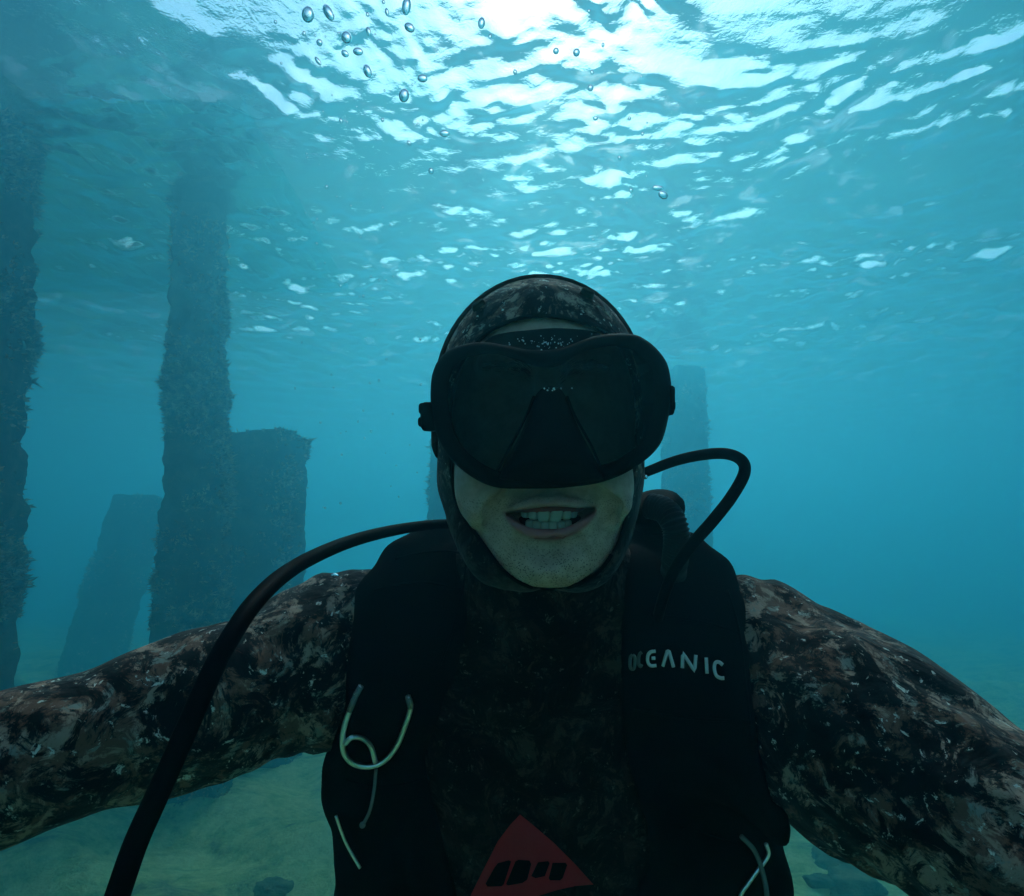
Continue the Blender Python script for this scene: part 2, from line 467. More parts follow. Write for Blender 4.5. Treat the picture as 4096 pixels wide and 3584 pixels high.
# ---- joints
SH_L, EL_L = C(655, 1330, .64), C(-360, 1650, .37)
SH_R, EL_R = C(1535, 1362, .64), C(2245, 1822, .36)
WR_L, HD_L = np.array((-.25, .17, -.155)), np.array((-.215, .10, -.13))
WR_R, HD_R = np.array((.31, .13, -.215)), np.array((.29, .05, -.18))
HX = 0.0255
def torso(p):
    d = ell(p, (.045, .715, -.33), (.185, .115, .20))
    d = smin(d, ell(p, (.05, .73, -.58), (.165, .115, .22)), .08)
    d = smin(d, ell(p, (.05, .76, -.82), (.17, .12, .15)), .08)
    d = smin(d, cone(p, (.03, .66, -.15), SH_L + (.02, .02, .01), .062, .07), .06)
    d = smin(d, cone(p, (.03, .66, -.15), SH_R + (-.02, .02, .01), .062, .075), .06)
    for s in (-1, 1):
        hp, kn, an, to = (.05 + s * .09, .77, -.88), (.05 + s * .11, .82, -1.25), (.05 + s * .11, 1.16, -1.42), (.05 + s * .11, 1.30, -1.52)
        d = smin(d, chain(p, np.array([hp, kn, an, to]), (.095, .062, .045, .035), .03), .05)
    return d
def arms(p):
    m1 = SH_L * .62 + EL_L * .38; m2 = SH_R * .62 + EL_R * .38
    a = chain(p, [SH_L, m1, EL_L], (.075, .056, .049), .04)
    a = smin(a, chain(p, [EL_L, WR_L], (.052, .034), .02), .02)
    b = chain(p, [SH_R, m2, EL_R], (.091, .083, .063), .04)
    b = smin(b, chain(p, [EL_R, WR_R], (.054, .035), .02), .02)
    return np.minimum(a, b)
def suit_base(p): return smin(torso(p), arms(p), .07)
def hand(p, w, h, side):
    d = np.asarray(h) - w; d = d / np.linalg.norm(d); sx = np.cross(d, (0, 0, 1.0)); sx /= np.linalg.norm(sx); up = np.cross(sx, d)
    out = cone(p, w, w + d * .03, .027, .03)
    for k, (o, L) in enumerate(((-.026, .068), (-.009, .078), (.009, .073), (.026, .058))):
        b = w + d * .075 + sx * o; m = b + d * L * .45 - up * L * .22; t = m + d * L * .12 - up * L * .45
        out = smin(out, cone(p, w + d * .02 + sx * o * .7, b, .014, .011), .01)
        out = np.minimum(out, chain(p, [b, m, t], (.010, .009, .008), .003))
    b = w + d * .025 + sx * .03 * side; m = b + d * .035 + sx * .025 * side - up * .02
    out = smin(out, chain(p, [b, m, m + d * .02 - up * .025], (.013, .011, .009), .003), .006)
    return out

# ---- head
def head_base(p):
    d = ell(p, (HX, .558, .048), (.0865, .100, .098))
    d = smin(d, ell(p, (HX, .535, -.02), (.078, .078, .075)), .04)
    d = smin(d, ell(p, (HX + .002, .505, -.072), (.051, .037, .034)), .04)
    for s in (-1, 1):
        d = smin(d, cone(p, (HX + s * .062, .56, -.035), (HX + s * .032, .500, -.084), .020, .019), .03)
    d = smin(d, cone(p, (HX, .60, -.04), (.03, .665, -.22), .062, .07), .04)
    return d
def face0(p):
    d = head_base(p)
    for s in (-1, 1): d = smin(d, ell(p, (HX + s * .047, .486, -.030), (.024, .027, .032)), .012)
    d = smin(d, ell(p, (HX + .004, .482, -.045), (.041, .031, .024)), .007)
    return smin(d, ell(p, (HX + .004, .482, -.090), (.034, .022, .019)), .012)
_sy = {}
def surf_y(u, v):
    """depth at which the ray through a pixel meets the plain face"""
    if (u, v) not in _sy:
        y = .38
        for _ in range(60): y += max(0.0, float(face0([np.float64(q) for q in C(u, v, y)]))) * .8
        _sy[(u, v)] = y
    return _sy[(u, v)]
M_OPEN = [(1010, 1027), (1030, 1021), (1060, 1018), (1096, 1013), (1130, 1014), (1160, 1016), (1192, 1015),
          (1182, 1029), (1157, 1043), (1126, 1056), (1090, 1060), (1054, 1053), (1028, 1039)]
def px(p):
    y = np.maximum(p[1], .05)
    return p[0] / y * F + 1024, 896 - p[2] / y * F
def face(p):
    d = face0(p)
    u, v = px(p)
    d = smin(d, chain(p, [(HX, .452, .052), (HX + .001, .437, .022), (HX + .001, .430, .004)], (.009, .011, .0135), .01), .014)
    for s in (-1, 1):
        d = smin(d, ell(p, (HX + s * .013, .444, .000), (.009, .010, .008)), .008)
        d = smin(d, cone(p, (HX + s * .012, .457, .064), (HX + s * .045, .468, .066), .009, .007), .014)
        d = smax(d, -ell(p, (HX + s * .031, .452, .042), (.017, .014, .012)), .012)
        d = smin(d, ell(p, (HX + s * .031, .4735, .042), (.0135, .0125, .0115)), .006)
    # crease from nose wing to mouth corner
    for pts in ([(1052, 980), (1012, 994), (982, 1020), (972, 1044)], [(1155, 980), (1200, 990), (1228, 1012), (1226, 1042)]):
        sg = -1 if pts[0][0] < 1100 else 1
        rd = [C(a + sg * o_, b - 4, surf_y(a, b) + .0055) for (a, b), o_ in zip(pts, (8, 15, 18, 15) if sg < 0 else (6, 9, 6, 2))]
        d = smin(d, chain(p, rd, (.006, .0100, .0105, .006) if sg < 0 else (.006, .0095, .0095, .0045), .006), .008)
        c3 = [C(a - sg * 14, b + 4, surf_y(a, b) - .003) for (a, b) in pts]
        d = smax(d, -chain(p, c3, (.005, .009, .0095, .006), .004), .006)
        c4 = [C(a, b, surf_y(a, b) + .001) for (a, b) in pts]
        d = smax(d, -chain(p, c4, (.0025, .0048, .0052, .003), .003), .003)
    # lips
    up = [C(*q) for q in ((1008, 1025, .472), (1040, 1014, .458), (1075, 1005, .451), (1096, 1007, .450), (1118, 1004, .451), (1155, 1009, .458), (1194, 1014, .474))]
    lo = [C(*q) for q in ((1012, 1032, .472), (1042, 1052, .458), (1066, 1063, .4515), (1092, 1068, .4495), (1120, 1065, .4515), (1150, 1052, .458), (1188, 1025, .474))]
    d = smin(d, chain(p, up, (.002, .0035, .0045, .0043, .0045, .0035, .002), .004), .005)
    d = smin(d, chain(p, lo, (.002, .004, .0052, .0056, .0052, .004, .002), .004), .005)
    # dip under the lower lip
    d = smax(d, -chain(p, [C(1050, 1090, surf_y(1050, 1090) - .003), C(1098, 1097, surf_y(1098, 1097) - .003), C(1146, 1088, surf_y(1146, 1088) - .003)], (.006, .012, .006), .004), .009)
    # mouth opening
    op = poly2(u, v, closed_smooth(M_OPEN, 4)) * (p[1] / F)
    op = np.maximum(op, p[1] - .492)
    return smax(d, -op, .003)
hand_l = lambda p: hand(p, WR_L, HD_L, 1)
hand_r = lambda p: hand(p, WR_R, HD_R, -1)
def body(p):
    d = smin(face(p), np.maximum(suit_base(p) + .012, -1), .02)
    return np.minimum(np.minimum(d, hand_l(p)), hand_r(p))
def suit(p):
    d = smin(suit_base(p), cone(p, (.03, .63, -.11), (.03, .67, -.22), .074, .085), .04)
    # folds of the sleeves and chest
    w_ = .0022 * np.sin(95 * (p[2] + .8 * p[0] + .02 * np.sin(40 * p[0]) + .015 * np.sin(55 * p[1]))) * np.clip(1 - np.abs(np.abs(p[0] - .05) - .28) / .12, 0, 1)
    w_ = w_ + .0012 * np.sin(60 * p[0] + 90 * p[2] + 50 * p[1] + 2 * np.sin(30 * p[2]))
    w_ = w_ + .0019 * np.sin(250 * (p[2] + .55 * p[0] - .35 * p[1]) + 2.2 * np.sin(45 * p[0] + 30 * p[1])) * np.clip(1 - np.abs(p[0] - .27) / .09, 0, 1)
    w_ = w_ + .0014 * np.sin(240 * (p[2] * .6 - .9 * p[0] - .3 * p[1]) + 2.0 * np.sin(40 * p[2] + 30 * p[1])) * np.clip(1 - np.abs(p[0] + .20) / .09, 0, 1)
    d = d + w_
    # sleeves stop at the wrists, the collar at the neck
    for W, H in ((WR_L, HD_L), (WR_R, HD_R)):
        n_ = (H - W) / np.linalg.norm(H - W)
        side = sum(n_[i] * (p[i] - W[i]) for i in range(3))
        near = np.sqrt(sum((p[i] - W[i]) ** 2 for i in range(3))) - .12
        d = np.maximum(d, -np.maximum(near, -side))
    return d
OPEN = closed_smooth([(905, 915), (912, 985), (930, 1030), (957, 1068), (982, 1103), (1008, 1136), (1046, 1163), (1097, 1174), (1156, 1163),
        (1200, 1134), (1229, 1090), (1244, 1047), (1257, 997), (1266, 935), (1270, 860), (1262, 760), (1232, 690), (1180, 655),
        (1093, 636), (1020, 648), (965, 680), (927, 730), (907, 800), (902, 860)], 3)
def hood(p):
    d = head_base(p) - .0055
    u, v = px(p)
    op = np.maximum(poly2(u, v, OPEN) * (p[1] / F), p[1] - .60)
    d = smax(d, -op, .004)
    d = smax(d, -(head_base(p) - .0008), .001)
    d = d - .0010 * np.clip(np.sin(70 * (p[2] + .4 * p[1]) + 9 * np.sin(20 * p[0])), -.3, 1) * (p[2] < -.06)
    return np.maximum(d, -(p[2] + .20))

# ---- materials of the diver
def camo(name, scale=1.0, gain=1.0, painted_shade=False):
    m = NT(name); ps = m.pos()
    mp = m.n('Mapping'); m.link(ps, mp.inputs[0]); mp.inputs['Scale'].default_value = (1.25, .8, 1.1)
    v = mp.outputs[0]
    wn = m.n('TexNoise'); m.link(v, wn.inputs['Vector']); wn.inputs['Scale'].default_value = 9 * scale; wn.inputs['Detail'].default_value = 3
    va = m.n('VectorMath'); va.operation = 'MULTIPLY_ADD'; m.link(wn.outputs['Color'], va.inputs[0]); va.inputs[1].default_value = (.035, .035, .035); m.link(v, va.inputs[2])
    v2 = va.outputs[0]
    g = gain
    n1 = m.noise(v2, 11 * scale, 8, .74, .25); n2 = m.noise(v2, 20 * scale, 8, .74, .5); n3 = m.noise(v2, 30 * scale, 7, .74, .4); n4 = m.noise(v2, 55 * scale, 6, .7, .4)
    c = m.mix(m.ramp(n1, [(.48, 0.0), (.54, 1.0)]), (.003, .003, .004), (.12 * g, .065 * g, .045 * g))
    c = m.mix(m.ramp(n2, [(.52, 0.0), (.57, 1.0)]), c, (.28 * g, .20 * g, .15 * g))
    c = m.mix(m.ramp(n3, [(.56, 0.0), (.61, 1.0)]), c, (.17 * g, .19 * g, .165 * g))
    c = m.mix(m.ramp(m.noise(v2, 13 * scale, 8, .76, .9), [(.48, 0.0), (.53, 1.0)]), c, (.003, .003, .004))
    c = m.mix(m.ramp(n4, [(.62, 0.0), (.66, 1.0)]), c, (.52 * g, .54 * g, .48 * g))
    c = m.mix(m.ramp(m.noise(v2, 12 * scale, 6, .7, .3), [(.62, 0.0), (.66, .7)]), c, (.20 * g, .115 * g, .075 * g))
    if painted_shade: c = m.mix(m.n('Attribute', attribute_name='painted_shade').outputs['Fac'], c, m.mix(.86, c, (.004, .004, .004)))  # shade painted into the camouflage, nearly black where the mask is full
    b = m.noise(ps, 160, 3, .6)
    m.princ(c, .8, .15, m.bump(b, .35, .002, m.bump(m.noise(v2, 14, 3, .5, 1.2), .8, .012)), Sheen_Weight=0.1)
    return m.m
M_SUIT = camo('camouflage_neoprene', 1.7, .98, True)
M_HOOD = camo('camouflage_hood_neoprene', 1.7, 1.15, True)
def black(name, c=(.008, .008, .009), rough=.55, bs=220, bstr=.25, spec=.4):
    m = NT(name); m.princ(c, rough, spec, m.bump(m.noise(m.pos(), bs, 3, .6), bstr, .001)); return m.m
M_SIL = black('black_silicone', (.004, .004, .005), .6, 500, .12, .18)
M_RUB = black('black_rubber', (.003, .003, .004), .55, 400, .1, .08)
M_NYL = black('black_nylon', (.004, .004, .005), .85, 700, .5, .1)
m = NT('skin'); ps = m.pos()
at = m.n('Attribute', attribute_name='lips')
k = m.noise(ps, 90, 5, .7); k2 = m.noise(ps, 14, 4, .6)
c = m.mix(m.ramp(k, [(.3, 0.0), (.75, 1.0)]), (.38, .25, .195), (.63, .43, .35))
c = m.mix(m.ramp(k2, [(.4, 0.0), (.7, .35)]), c, (.46, .27, .21))
c = m.mix(at.outputs['Fac'], c, (.42, .16, .16))
# stubble: tiny dark dots on lip, cheeks and chin
at2 = m.n('Attribute', attribute_name='stubble')
vo = m.n('TexVoronoi'); m.link(ps, vo.inputs['Vector']); vo.inputs['Scale'].default_value = 620
dots = m.ramp(vo.outputs['Distance'], [(.18, 1.0), (.42, 0.0)])
c = m.mix(m.math('MULTIPLY', m.math('MULTIPLY', dots, at2.outputs['Fac']), .85), c, (.045, .05, .045))
m.princ(c, .5, .4, m.bump(k, .35, .0015), Subsurface_Weight=.12, Subsurface_Radius=(.008, .004, .002), Subsurface_Scale=.5); M_SKIN = m.m
m = NT('tooth_enamel'); m.princ((.40, .42, .34), .35, .4); M_TOOTH = m.m
m = NT('stainless_steel'); m.princ((.9, .9, .9), .34, .5, metal=1.0); M_STEEL = m.m

# ---- body mesh, one continuous skin; hood, suit and teeth are its children
ax = axis([(-.62, .012), (-.085, .002), (.135, .012), .60]); ay = axis([(-.06, .012), (.415, .0018), (.50, .006), (.72, .02), 1.42]); az = axis([(-1.62, .02), (-.5, .012), (-.125, .0018), (.085, .004), .18])
bv, bq = march(body, ax, ay, az)
me = mesh(c2w(bv), bq)
person = obj('person', me, M_SKIN)
tag(person, 'smiling person in a camouflage wetsuit and hood, both arms reaching forward, upright among pilings', 'person')
u_, v_ = (bv[:, 0] / np.maximum(bv[:, 1], .05) * F + 1024), (896 - bv[:, 2] / np.maximum(bv[:, 1], .05) * F)
front = bv[:, 1] < .50
LIP_LO = closed_smooth([(1012, 1030), (1040, 1045), (1070, 1056), (1095, 1058), (1125, 1054), (1155, 1041), (1190, 1024), (1172, 1050), (1140, 1070), (1100, 1079), (1062, 1073), (1030, 1056)], 4)
LIP_UP = closed_smooth([(1006, 1026), (1040, 1011), (1075, 999), (1096, 1003), (1118, 998), (1158, 1004), (1196, 1013), (1165, 1018), (1100, 1018), (1045, 1022)], 4)
lp = np.clip(1 - np.minimum(poly2(u_, v_, LIP_LO), poly2(u_, v_, LIP_UP) + 1) / 5, 0, 1) * front
lp = lp * np.where(v_ < 1022, .45, 1)
at_ = me.attributes.new('lips', 'FLOAT', 'POINT'); at_.data.foreach_set('value', lp.astype(np.float32))
st = np.clip((v_ - 985) / 25, 0, 1) * front * (1 - lp)
st *= np.clip(.55 + .45 * np.clip((v_ - 1090) / 40, 0, 1) + .4 * (np.abs(v_ - 995) < 12), 0, 1)
at_ = me.attributes.new('stubble', 'FLOAT', 'POINT'); at_.data.foreach_set('value', st.astype(np.float32))

sv, sq = march(suit, axis([(-.62, .005), .56]), axis([(0.0, .008), (.38, .005), (.80, .012), 1.42]), axis([(-1.62, .016), (-.62, .005), -.06]))
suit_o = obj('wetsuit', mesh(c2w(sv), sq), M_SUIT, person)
chest_shade = np.clip((.16 - np.abs(sv[:, 0] - .05)) / .02, 0, 1) * (sv[:, 1] < .72)  # front of the torso painted dark to stand for its shade
a_ = suit_o.data.attributes.new('painted_shade', 'FLOAT', 'POINT'); a_.data.foreach_set('value', chest_shade.astype(np.float32))
BV = BVHTree.FromPolygons([tuple(x) for x in sv], [tuple(x) for x in sq])
hv_, hq = march(hood, axis([(-.09, .002), .14]), axis([(.42, .002), .76]), axis([(-.21, .002), .17]))
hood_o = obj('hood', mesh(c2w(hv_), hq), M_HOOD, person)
a_ = hood_o.data.attributes.new('painted_shade', 'FLOAT', 'POINT'); a_.data.foreach_set('value', np.clip((-.005 - hv_[:, 2]) / .03, 0, 1).astype(np.float32))  # lower hood painted dark where little light reaches
HBV = BVHTree.FromPolygons([tuple(x) for x in hv_], [tuple(x) for x in hq])
# rolled seam round the face opening
sm = MB(); pts = []
for (a, b) in np.roll(OPEN, -39, axis=0)[::2]:
    if a > 1180 and b < 1100: continue
    hit = HBV.ray_cast(Vector((0, 0, 0)), Vector(tuple(C(*((np.array((a, b)) - (1093, 900)) * 1.02 + (1093, 900)), 1.0))))
    if hit[0] is not None: pts.append(np.array(hit[0]))
pts = np.array(pts)
tube(sm, c2w(pts), .0016, 6, n=2, caps=False)
obj('hood_seam', sm.mesh(), M_NYL, person)

def rbox(mb, c, ex, ey, ez, sx, sy, sz, taper=0.0):
    """rounded block: superellipsoid with axes ex ey ez"""
    ns, nr = 14, 10; v = []
    for j in range(nr + 1):
        th = math.pi * j / nr; cz = math.copysign(abs(math.cos(th)) ** .6, math.cos(th)); s_ = math.sin(th) ** .4 if math.sin(th) > 0 else 0
        for k in range(ns):
            ph = 2 * math.pi * k / ns; cx = math.copysign(abs(math.cos(ph)) ** .45, math.cos(ph)); cy = math.copysign(abs(math.sin(ph)) ** .6, math.sin(ph))
            wq = 1 + taper * cz
            v.append(np.asarray(c) + ex * sx * s_ * cx * wq + ey * sy * s_ * cy + ez * sz * cz)
    f = [(j * ns + k, j * ns + (k + 1) % ns, (j + 1) * ns + (k + 1) % ns, (j + 1) * ns + k) for j in range(nr) for k in range(ns)]
    mb.add(c2w(v), f)
tm = MB(); rgt = np.random.RandomState(12)
for row, (vb, hgt, ws, yb) in enumerate(((1028, .0060, (9.2, 7.2, 7.0), .4635), (1052, .0052, (5.8, 6.2, 6.2), .4685))):
    for s in (-1, 1):
        x = 0.0
        for k, wd in enumerate(ws):
            wd = wd / 1000; x += wd / 2
            th = x / .023
            cx = 1100 + row * -2
            c0 = C(cx, vb, yb); px_ = c0[0] + s * math.sin(th) * .023; py_ = yb + (1 - math.cos(th)) * .024
            ex = np.array((math.cos(th) * 1.0, s * math.sin(th), 0)); ey = np.array((-s * math.sin(th), math.cos(th), 0))
            an_ = rgt.normal() * .05; hz_ = hgt * (1 + rgt.normal() * .03) * (1 - .07 * k) * (1.0 if k != 1 else .93)
            rbox(tm, (px_, py_, c0[2] + (.0006 * k if row == 0 else 0)), ex, ey, np.array((math.sin(an_), 0, math.cos(an_))), wd * .545, .0032 + rgt.rand() * .0004, hz_, .08)
            x += wd / 2
obj('teeth', tm.mesh(), M_TOOTH, person)
gm = MB()
for vb, yb in ((1016, .4635), (1068, .466)):
    c0 = C(1098, vb, yb)
    tube(gm, c2w([(c0[0] + math.sin(t) * .0275, yb + (1 - math.cos(t)) * .026, c0[2]) for t in np.linspace(-1.2, 1.2, 9)]), .0042, 8, n=3)
m = NT('gum'); m.princ((.30, .09, .09), .4, .4); obj('gums', gm.mesh(), m.m, person)
mc = MB(); ball(mc, c2w([C(1100, 1040, .50)])[0], (.036, .012, .020), 16, 10)
m = NT('mouth_cavity'); m.princ((.05, .015, .015), .6, .2); obj('tongue', mc.mesh(), m.m, person)
# eyebrows and lashes seen faintly behind the lens
eb = MB(); rgn = np.random.RandomState(4)
FBV = BVHTree.FromPolygons([tuple(x) for x in bv], [tuple(x) for x in bq])
def onface(u, v, off=0.0):
    h = FBV.ray_cast(Vector((0, 0, 0)), Vector(tuple(C(u, v, 1.0))))
    return np.array(h[0]) * (1 - off / max(np.linalg.norm(h[0]), 1e-6)) if h[0] is not None else C(u, v, .46)
for s in (-1, 1):
    for k in range(260):
        t = rgn.rand(); uu = 1092 + s * (26 + 95 * t); vv = 745 - 14 * math.sin(t * 2.4) + rgn.normal() * (8 - 5 * t)
        a = onface(uu, vv, .0005); b = onface(uu + s * (6 + 4 * rgn.rand()), vv - 7 + 8 * t, .002)
        tube(eb, c2w([a, b]), .00028, 3, smooth=False, caps=False)
m = NT('dark_hair'); m.princ((.02, .015, .012), .5, .4); obj('eyebrows', eb.mesh(), m.m, person)

# ---------------------------------------------------------------- buoyancy vest
VL = [(925, 1040), (850, 1060), (800, 1090), (764, 1140), (708, 1235), (690, 1320), (684, 1400), (660, 1500), (640, 1560), (640, 1640), (640, 1760), (600, 1850), (560, 2500), (960, 2500), (930, 1900), (880, 1650), (851, 1517), (866, 1470), (890, 1409), (928, 1308), (945, 1200), (950, 1100)]
VR = [(1262, 1040), (1400, 1070), (1452, 1140), (1478, 1200), (1500, 1300), (1515, 1450), (1545, 1600), (1590, 1700), (1600, 2500), (1250, 2500), (1262, 1850), (1300, 1700), (1262, 1550), (1240, 1420), (1236, 1300), (1240, 1180)]
VL, VR = closed_smooth(VL, 3), closed_smooth(VR, 3)
def vest(p):
    u, v = px(p)
    pol = np.minimum(poly2(u, v, VL), poly2(u, v, VR)) * (p[1] / F)
    pol = np.where(p[1] > .74, np.minimum(pol, np.maximum(np.abs(p[0] - .05) - .15, 0.0) - .01), pol)
    b = suit_base(p)
    puff = .010 + .009 * np.clip((-.12 - p[2]) / .2, 0, 1)
    puff = puff + .0016 * np.sin(120 * p[2] + 3 * np.sin(25 * p[0])) * np.clip((-.15 - p[2]) / .1, 0, 1) + .0015 * np.sin(70 * p[0] + 40 * p[2])
    d = smax(b - puff, pol, .022)
    d = smax(d, -(b - .0005), .002)
    # side bladders
    lb = chain(p, [C(760, 1470, .63), C(730, 1575, .63), C(742, 1690, .64), C(738, 1900, .66), C(745, 2200, .70)], (.034, .036, .030, .047, .05), .03)
    rb = chain(p, [C(1450, 1480, .655), C(1482, 1620, .65), C(1490, 1760, .65), C(1480, 2000, .66)], (.030, .033, .040, .05), .03)
    d = smin(d, np.minimum(lb, rb), .02)
    # collar roll beside the neck and thick shoulder pads
    d = smin(d, chain(p, [C(915, 1078, .69), C(860, 1098, .68), C(812, 1130, .655), C(770, 1200, .62), C(750, 1330, .59)], (.018, .022, .024, .026, .022), .02), .015)
    d = smin(d, chain(p, [C(1290, 1078, .69), C(1370, 1108, .67), C(1420, 1150, .645), C(1440, 1240, .61), C(1420, 1380, .59)], (.018, .020, .020, .022, .020), .02), .015)
    d = smax(d, -(p[2] + .72), .02)
    return d
vv_, vq = march(vest, axis([(-.26, .004), .36]), axis([(.50, .004), (.78, .01), .92]), axis([(-.73, .008), (-.5, .004), -.06]))
vroot = empty('scuba_vest', Vector(tuple(c2w([(.05, .70, -.72)])[0])))
tag(vroot, 'black scuba vest with white lettering worn over the camouflage wetsuit', 'scuba vest')
obj('vest_panel', mesh(c2w(vv_), vq), M_NYL, vroot)
VBV = BVHTree.FromPolygons([tuple(x) for x in vv_], [tuple(x) for x in vq])
def cast(u, v, trees, off, fallback=.6):
    best = None
    for t in trees:
        h = t.ray_cast(Vector((0, 0, 0)), Vector(tuple(C(u, v, 1.0))))
        if h[0] is not None and (best is None or h[3] < best): best = h[3]; pt = np.array(h[0])
    if best is None: return C(u, v, fallback)
    return pt * (1 - off / best)
from mathutils.geometry import delaunay_2d_cdt
def drape(poly, trees, off, thick, step=5):
    """a thin patch that follows the cloth under an outline"""
    poly = np.asarray(poly, float); pts = []
    for i in range(len(poly)):
        a, b = poly[i], poly[(i + 1) % len(poly)]; n = max(1, int(np.linalg.norm(b - a) / step))
        pts += [a + (b - a) * k / n for k in range(n)]
    nb = len(pts); lo, hi = poly.min(0), poly.max(0)
    g = np.array([(x, y) for x in np.arange(lo[0], hi[0], step) for y in np.arange(lo[1], hi[1], step)])
    if len(g):
        dd = poly2(g[:, 0], g[:, 1], poly); g = g[dd < -step * .5]
    allp = [Vector(tuple(q)) for q in pts] + [Vector(tuple(q)) for q in g]
    r = delaunay_2d_cdt(allp, [(i, (i + 1) % nb) for i in range(nb)], [], 1, 1e-4)
    v2, f2 = r[0], r[2]
    top = [cast(q.x, q.y, trees, off + thick) for q in v2]; bot = [cast(q.x, q.y, trees, off - .002) for q in v2]
    n = len(v2); cnt = {}
    for f in f2:
        for a, b in zip(f, list(f[1:]) + [f[0]]): cnt[(a, b)] = 1
    fs = [tuple(f) for f in f2] + [tuple(i + n for i in f[::-1]) for f in f2]
    fs += [(b, a, a + n, b + n) for (a, b) in cnt if (b, a) not in cnt]
    return c2w(top + bot), fs
# the lettering on the chest, strokes traced on the nylon
def T(x, y): return (1225 + x / 8.192, 1275 + y / 8.192)
LET = [[(330, 285), (295, 330), (290, 480), (325, 520), (360, 480), (368, 330), (330, 285)],
       [(480, 240), (445, 270), (428, 340), (430, 430), (455, 475), (480, 440)],
       [(705, 225), (625, 235), (580, 300), (580, 400), (625, 460), (720, 458)], [(640, 338), (700, 338)],
       [(825, 470), (895, 225), (925, 225), (1000, 485)],
       [(1145, 500), (1150, 250), (1345, 550), (1365, 285)],
       [(1535, 330), (1548, 590)],
       [(1805, 450), (1750, 405), (1690, 410), (1668, 500), (1700, 620), (1775, 665), (1830, 665)]]
m = NT('white_print'); m.princ((.62, .64, .60), .6, .3); M_PRN = m.m
m = NT('shaded_print'); m.princ((.12, .14, .13), .7, .3); M_SHD = m.m  # print colour darkened to stand for hose shadow on the first letters
def ribbon(path, hw, trees, off):
    p = np.array([T(*q) for q in path]); q = smooth_path(p, 4) if len(p) > 4 else smooth_path(p, 3) if len(p) == 2 else np.array(p)
    if len(p) in (3, 4): q = np.vstack([np.linspace(p[i], p[i + 1], 6)[:-1] for i in range(len(p) - 1)] + [p[-1:]])
    t = np.gradient(q, axis=0); t /= np.linalg.norm(t, axis=1)[:, None]
    n = np.stack([-t[:, 1], t[:, 0]], 1)
    pts = [cast(*a, trees, off) for a in q]
    L = MB()
    tube(L, c2w(pts), hw * .6 / F, 8, r2=hw * .6 / F, smooth=False)
    return L
for grp, mt in ((LET[:2], M_SHD), (LET[2:], M_PRN)):
    tx = MB()
    for st_ in grp:
        L = ribbon(st_, 3.3, [VBV], .0004); tx.add(L.v, L.f)
    o = obj('lettering', tx.mesh(), mt, vroot)
    if mt is M_SHD: o['label'] = 'two letters at the start of the word, painted dull as in shade'
# steel rings and cords
def wire(path, r, mat, name, parent, d=None, off=.012, sub=6, trees=(VBV, BV), label=None):
    pts = [cast(a[0], a[1], trees, off, .60) if len(a) == 2 else C(*a) for a in path]
    mb = MB(); tube(mb, c2w(pts), r, 10, n=sub); o = obj(name, mb.mesh(), mat, parent)
    if label: o['label'] = label
    return o
def on(path, off): return [tuple(np.array((a, b, cast(a, b, (VBV, BV), off)[1]))) for a, b in path]
RP = on([(722, 1372), (711, 1392), (699, 1422), (689, 1452), (685, 1482), (690, 1510), (708, 1528), (738, 1533), (768, 1522), (793, 1493), (810, 1452), (821, 1415), (816, 1393)], .006)
RP = [(a, b, min(d, RP[7][2] + .012)) for a, b, d in RP]
ring = wire(RP, .0026, M_STEEL, 'shoulder_ring', vroot)
m = NT('dull_grey_sleeve'); m.princ((.16, .18, .17), .5, .4); M_GRY = m.m
for part in (RP[:3], RP[-2:]):
    sl = MB(); tube(sl, c2w([C(*q) for q in part]), .0027, 10, smooth=False); obj('ring_sleeve', sl.mesh(), M_GRY, ring)
dd = RP[7][2]
wire(on([(690, 1488), (704, 1475), (725, 1477), (742, 1494), (751, 1526)], .010), .0023, M_STEEL, 'split_ring', vroot)
wire([(752, 1538), (748, 1580), (740, 1620), (727, 1648)], .0016, M_GRY, 'pull_cord', vroot, off=.004)
kb = MB(); ball(kb, c2w([cast(725, 1650, (VBV, BV), .004)])[0], .0030); obj('cord_knob', kb.mesh(), M_GRY, vroot)
wire([(672, 1632), (680, 1656), (694, 1690), (720, 1736)], .0015, M_STEEL, 'side_cord', vroot, off=.003)
wire([(1482, 1672), (1508, 1700), (1524, 1740), (1534, 1795), (1530, 1850)], .0024, M_GRY, 'pull_cord', vroot, off=.008)
wire([(1532, 1688), (1537, 1706), (1530, 1722), (1512, 1745), (1496, 1768), (1482, 1790), (1470, 1840)], .0020, M_STEEL, 'side_ring', vroot, off=.003)
# seams, piping and folds
for path in ([(790, 1118), (840, 1106), (890, 1102), (932, 1108)], [(748, 1180), (800, 1168), (860, 1166), (925, 1180)], [(1360, 1655), (1400, 1662), (1440, 1676), (1475, 1690)], [(1300, 1230), (1360, 1236), (1430, 1250), (1480, 1268)], [(1268, 1420), (1340, 1432), (1420, 1440), (1496, 1440)], [(690, 1560), (740, 1572), (800, 1570), (850, 1556)], [(935, 1110), (925, 1180), (905, 1260), (880, 1330)], [(1455, 1180), (1478, 1260), (1490, 1360), (1500, 1450)]):
    wire(path, .0012, M_RUB, 'piping', vroot, off=.001)
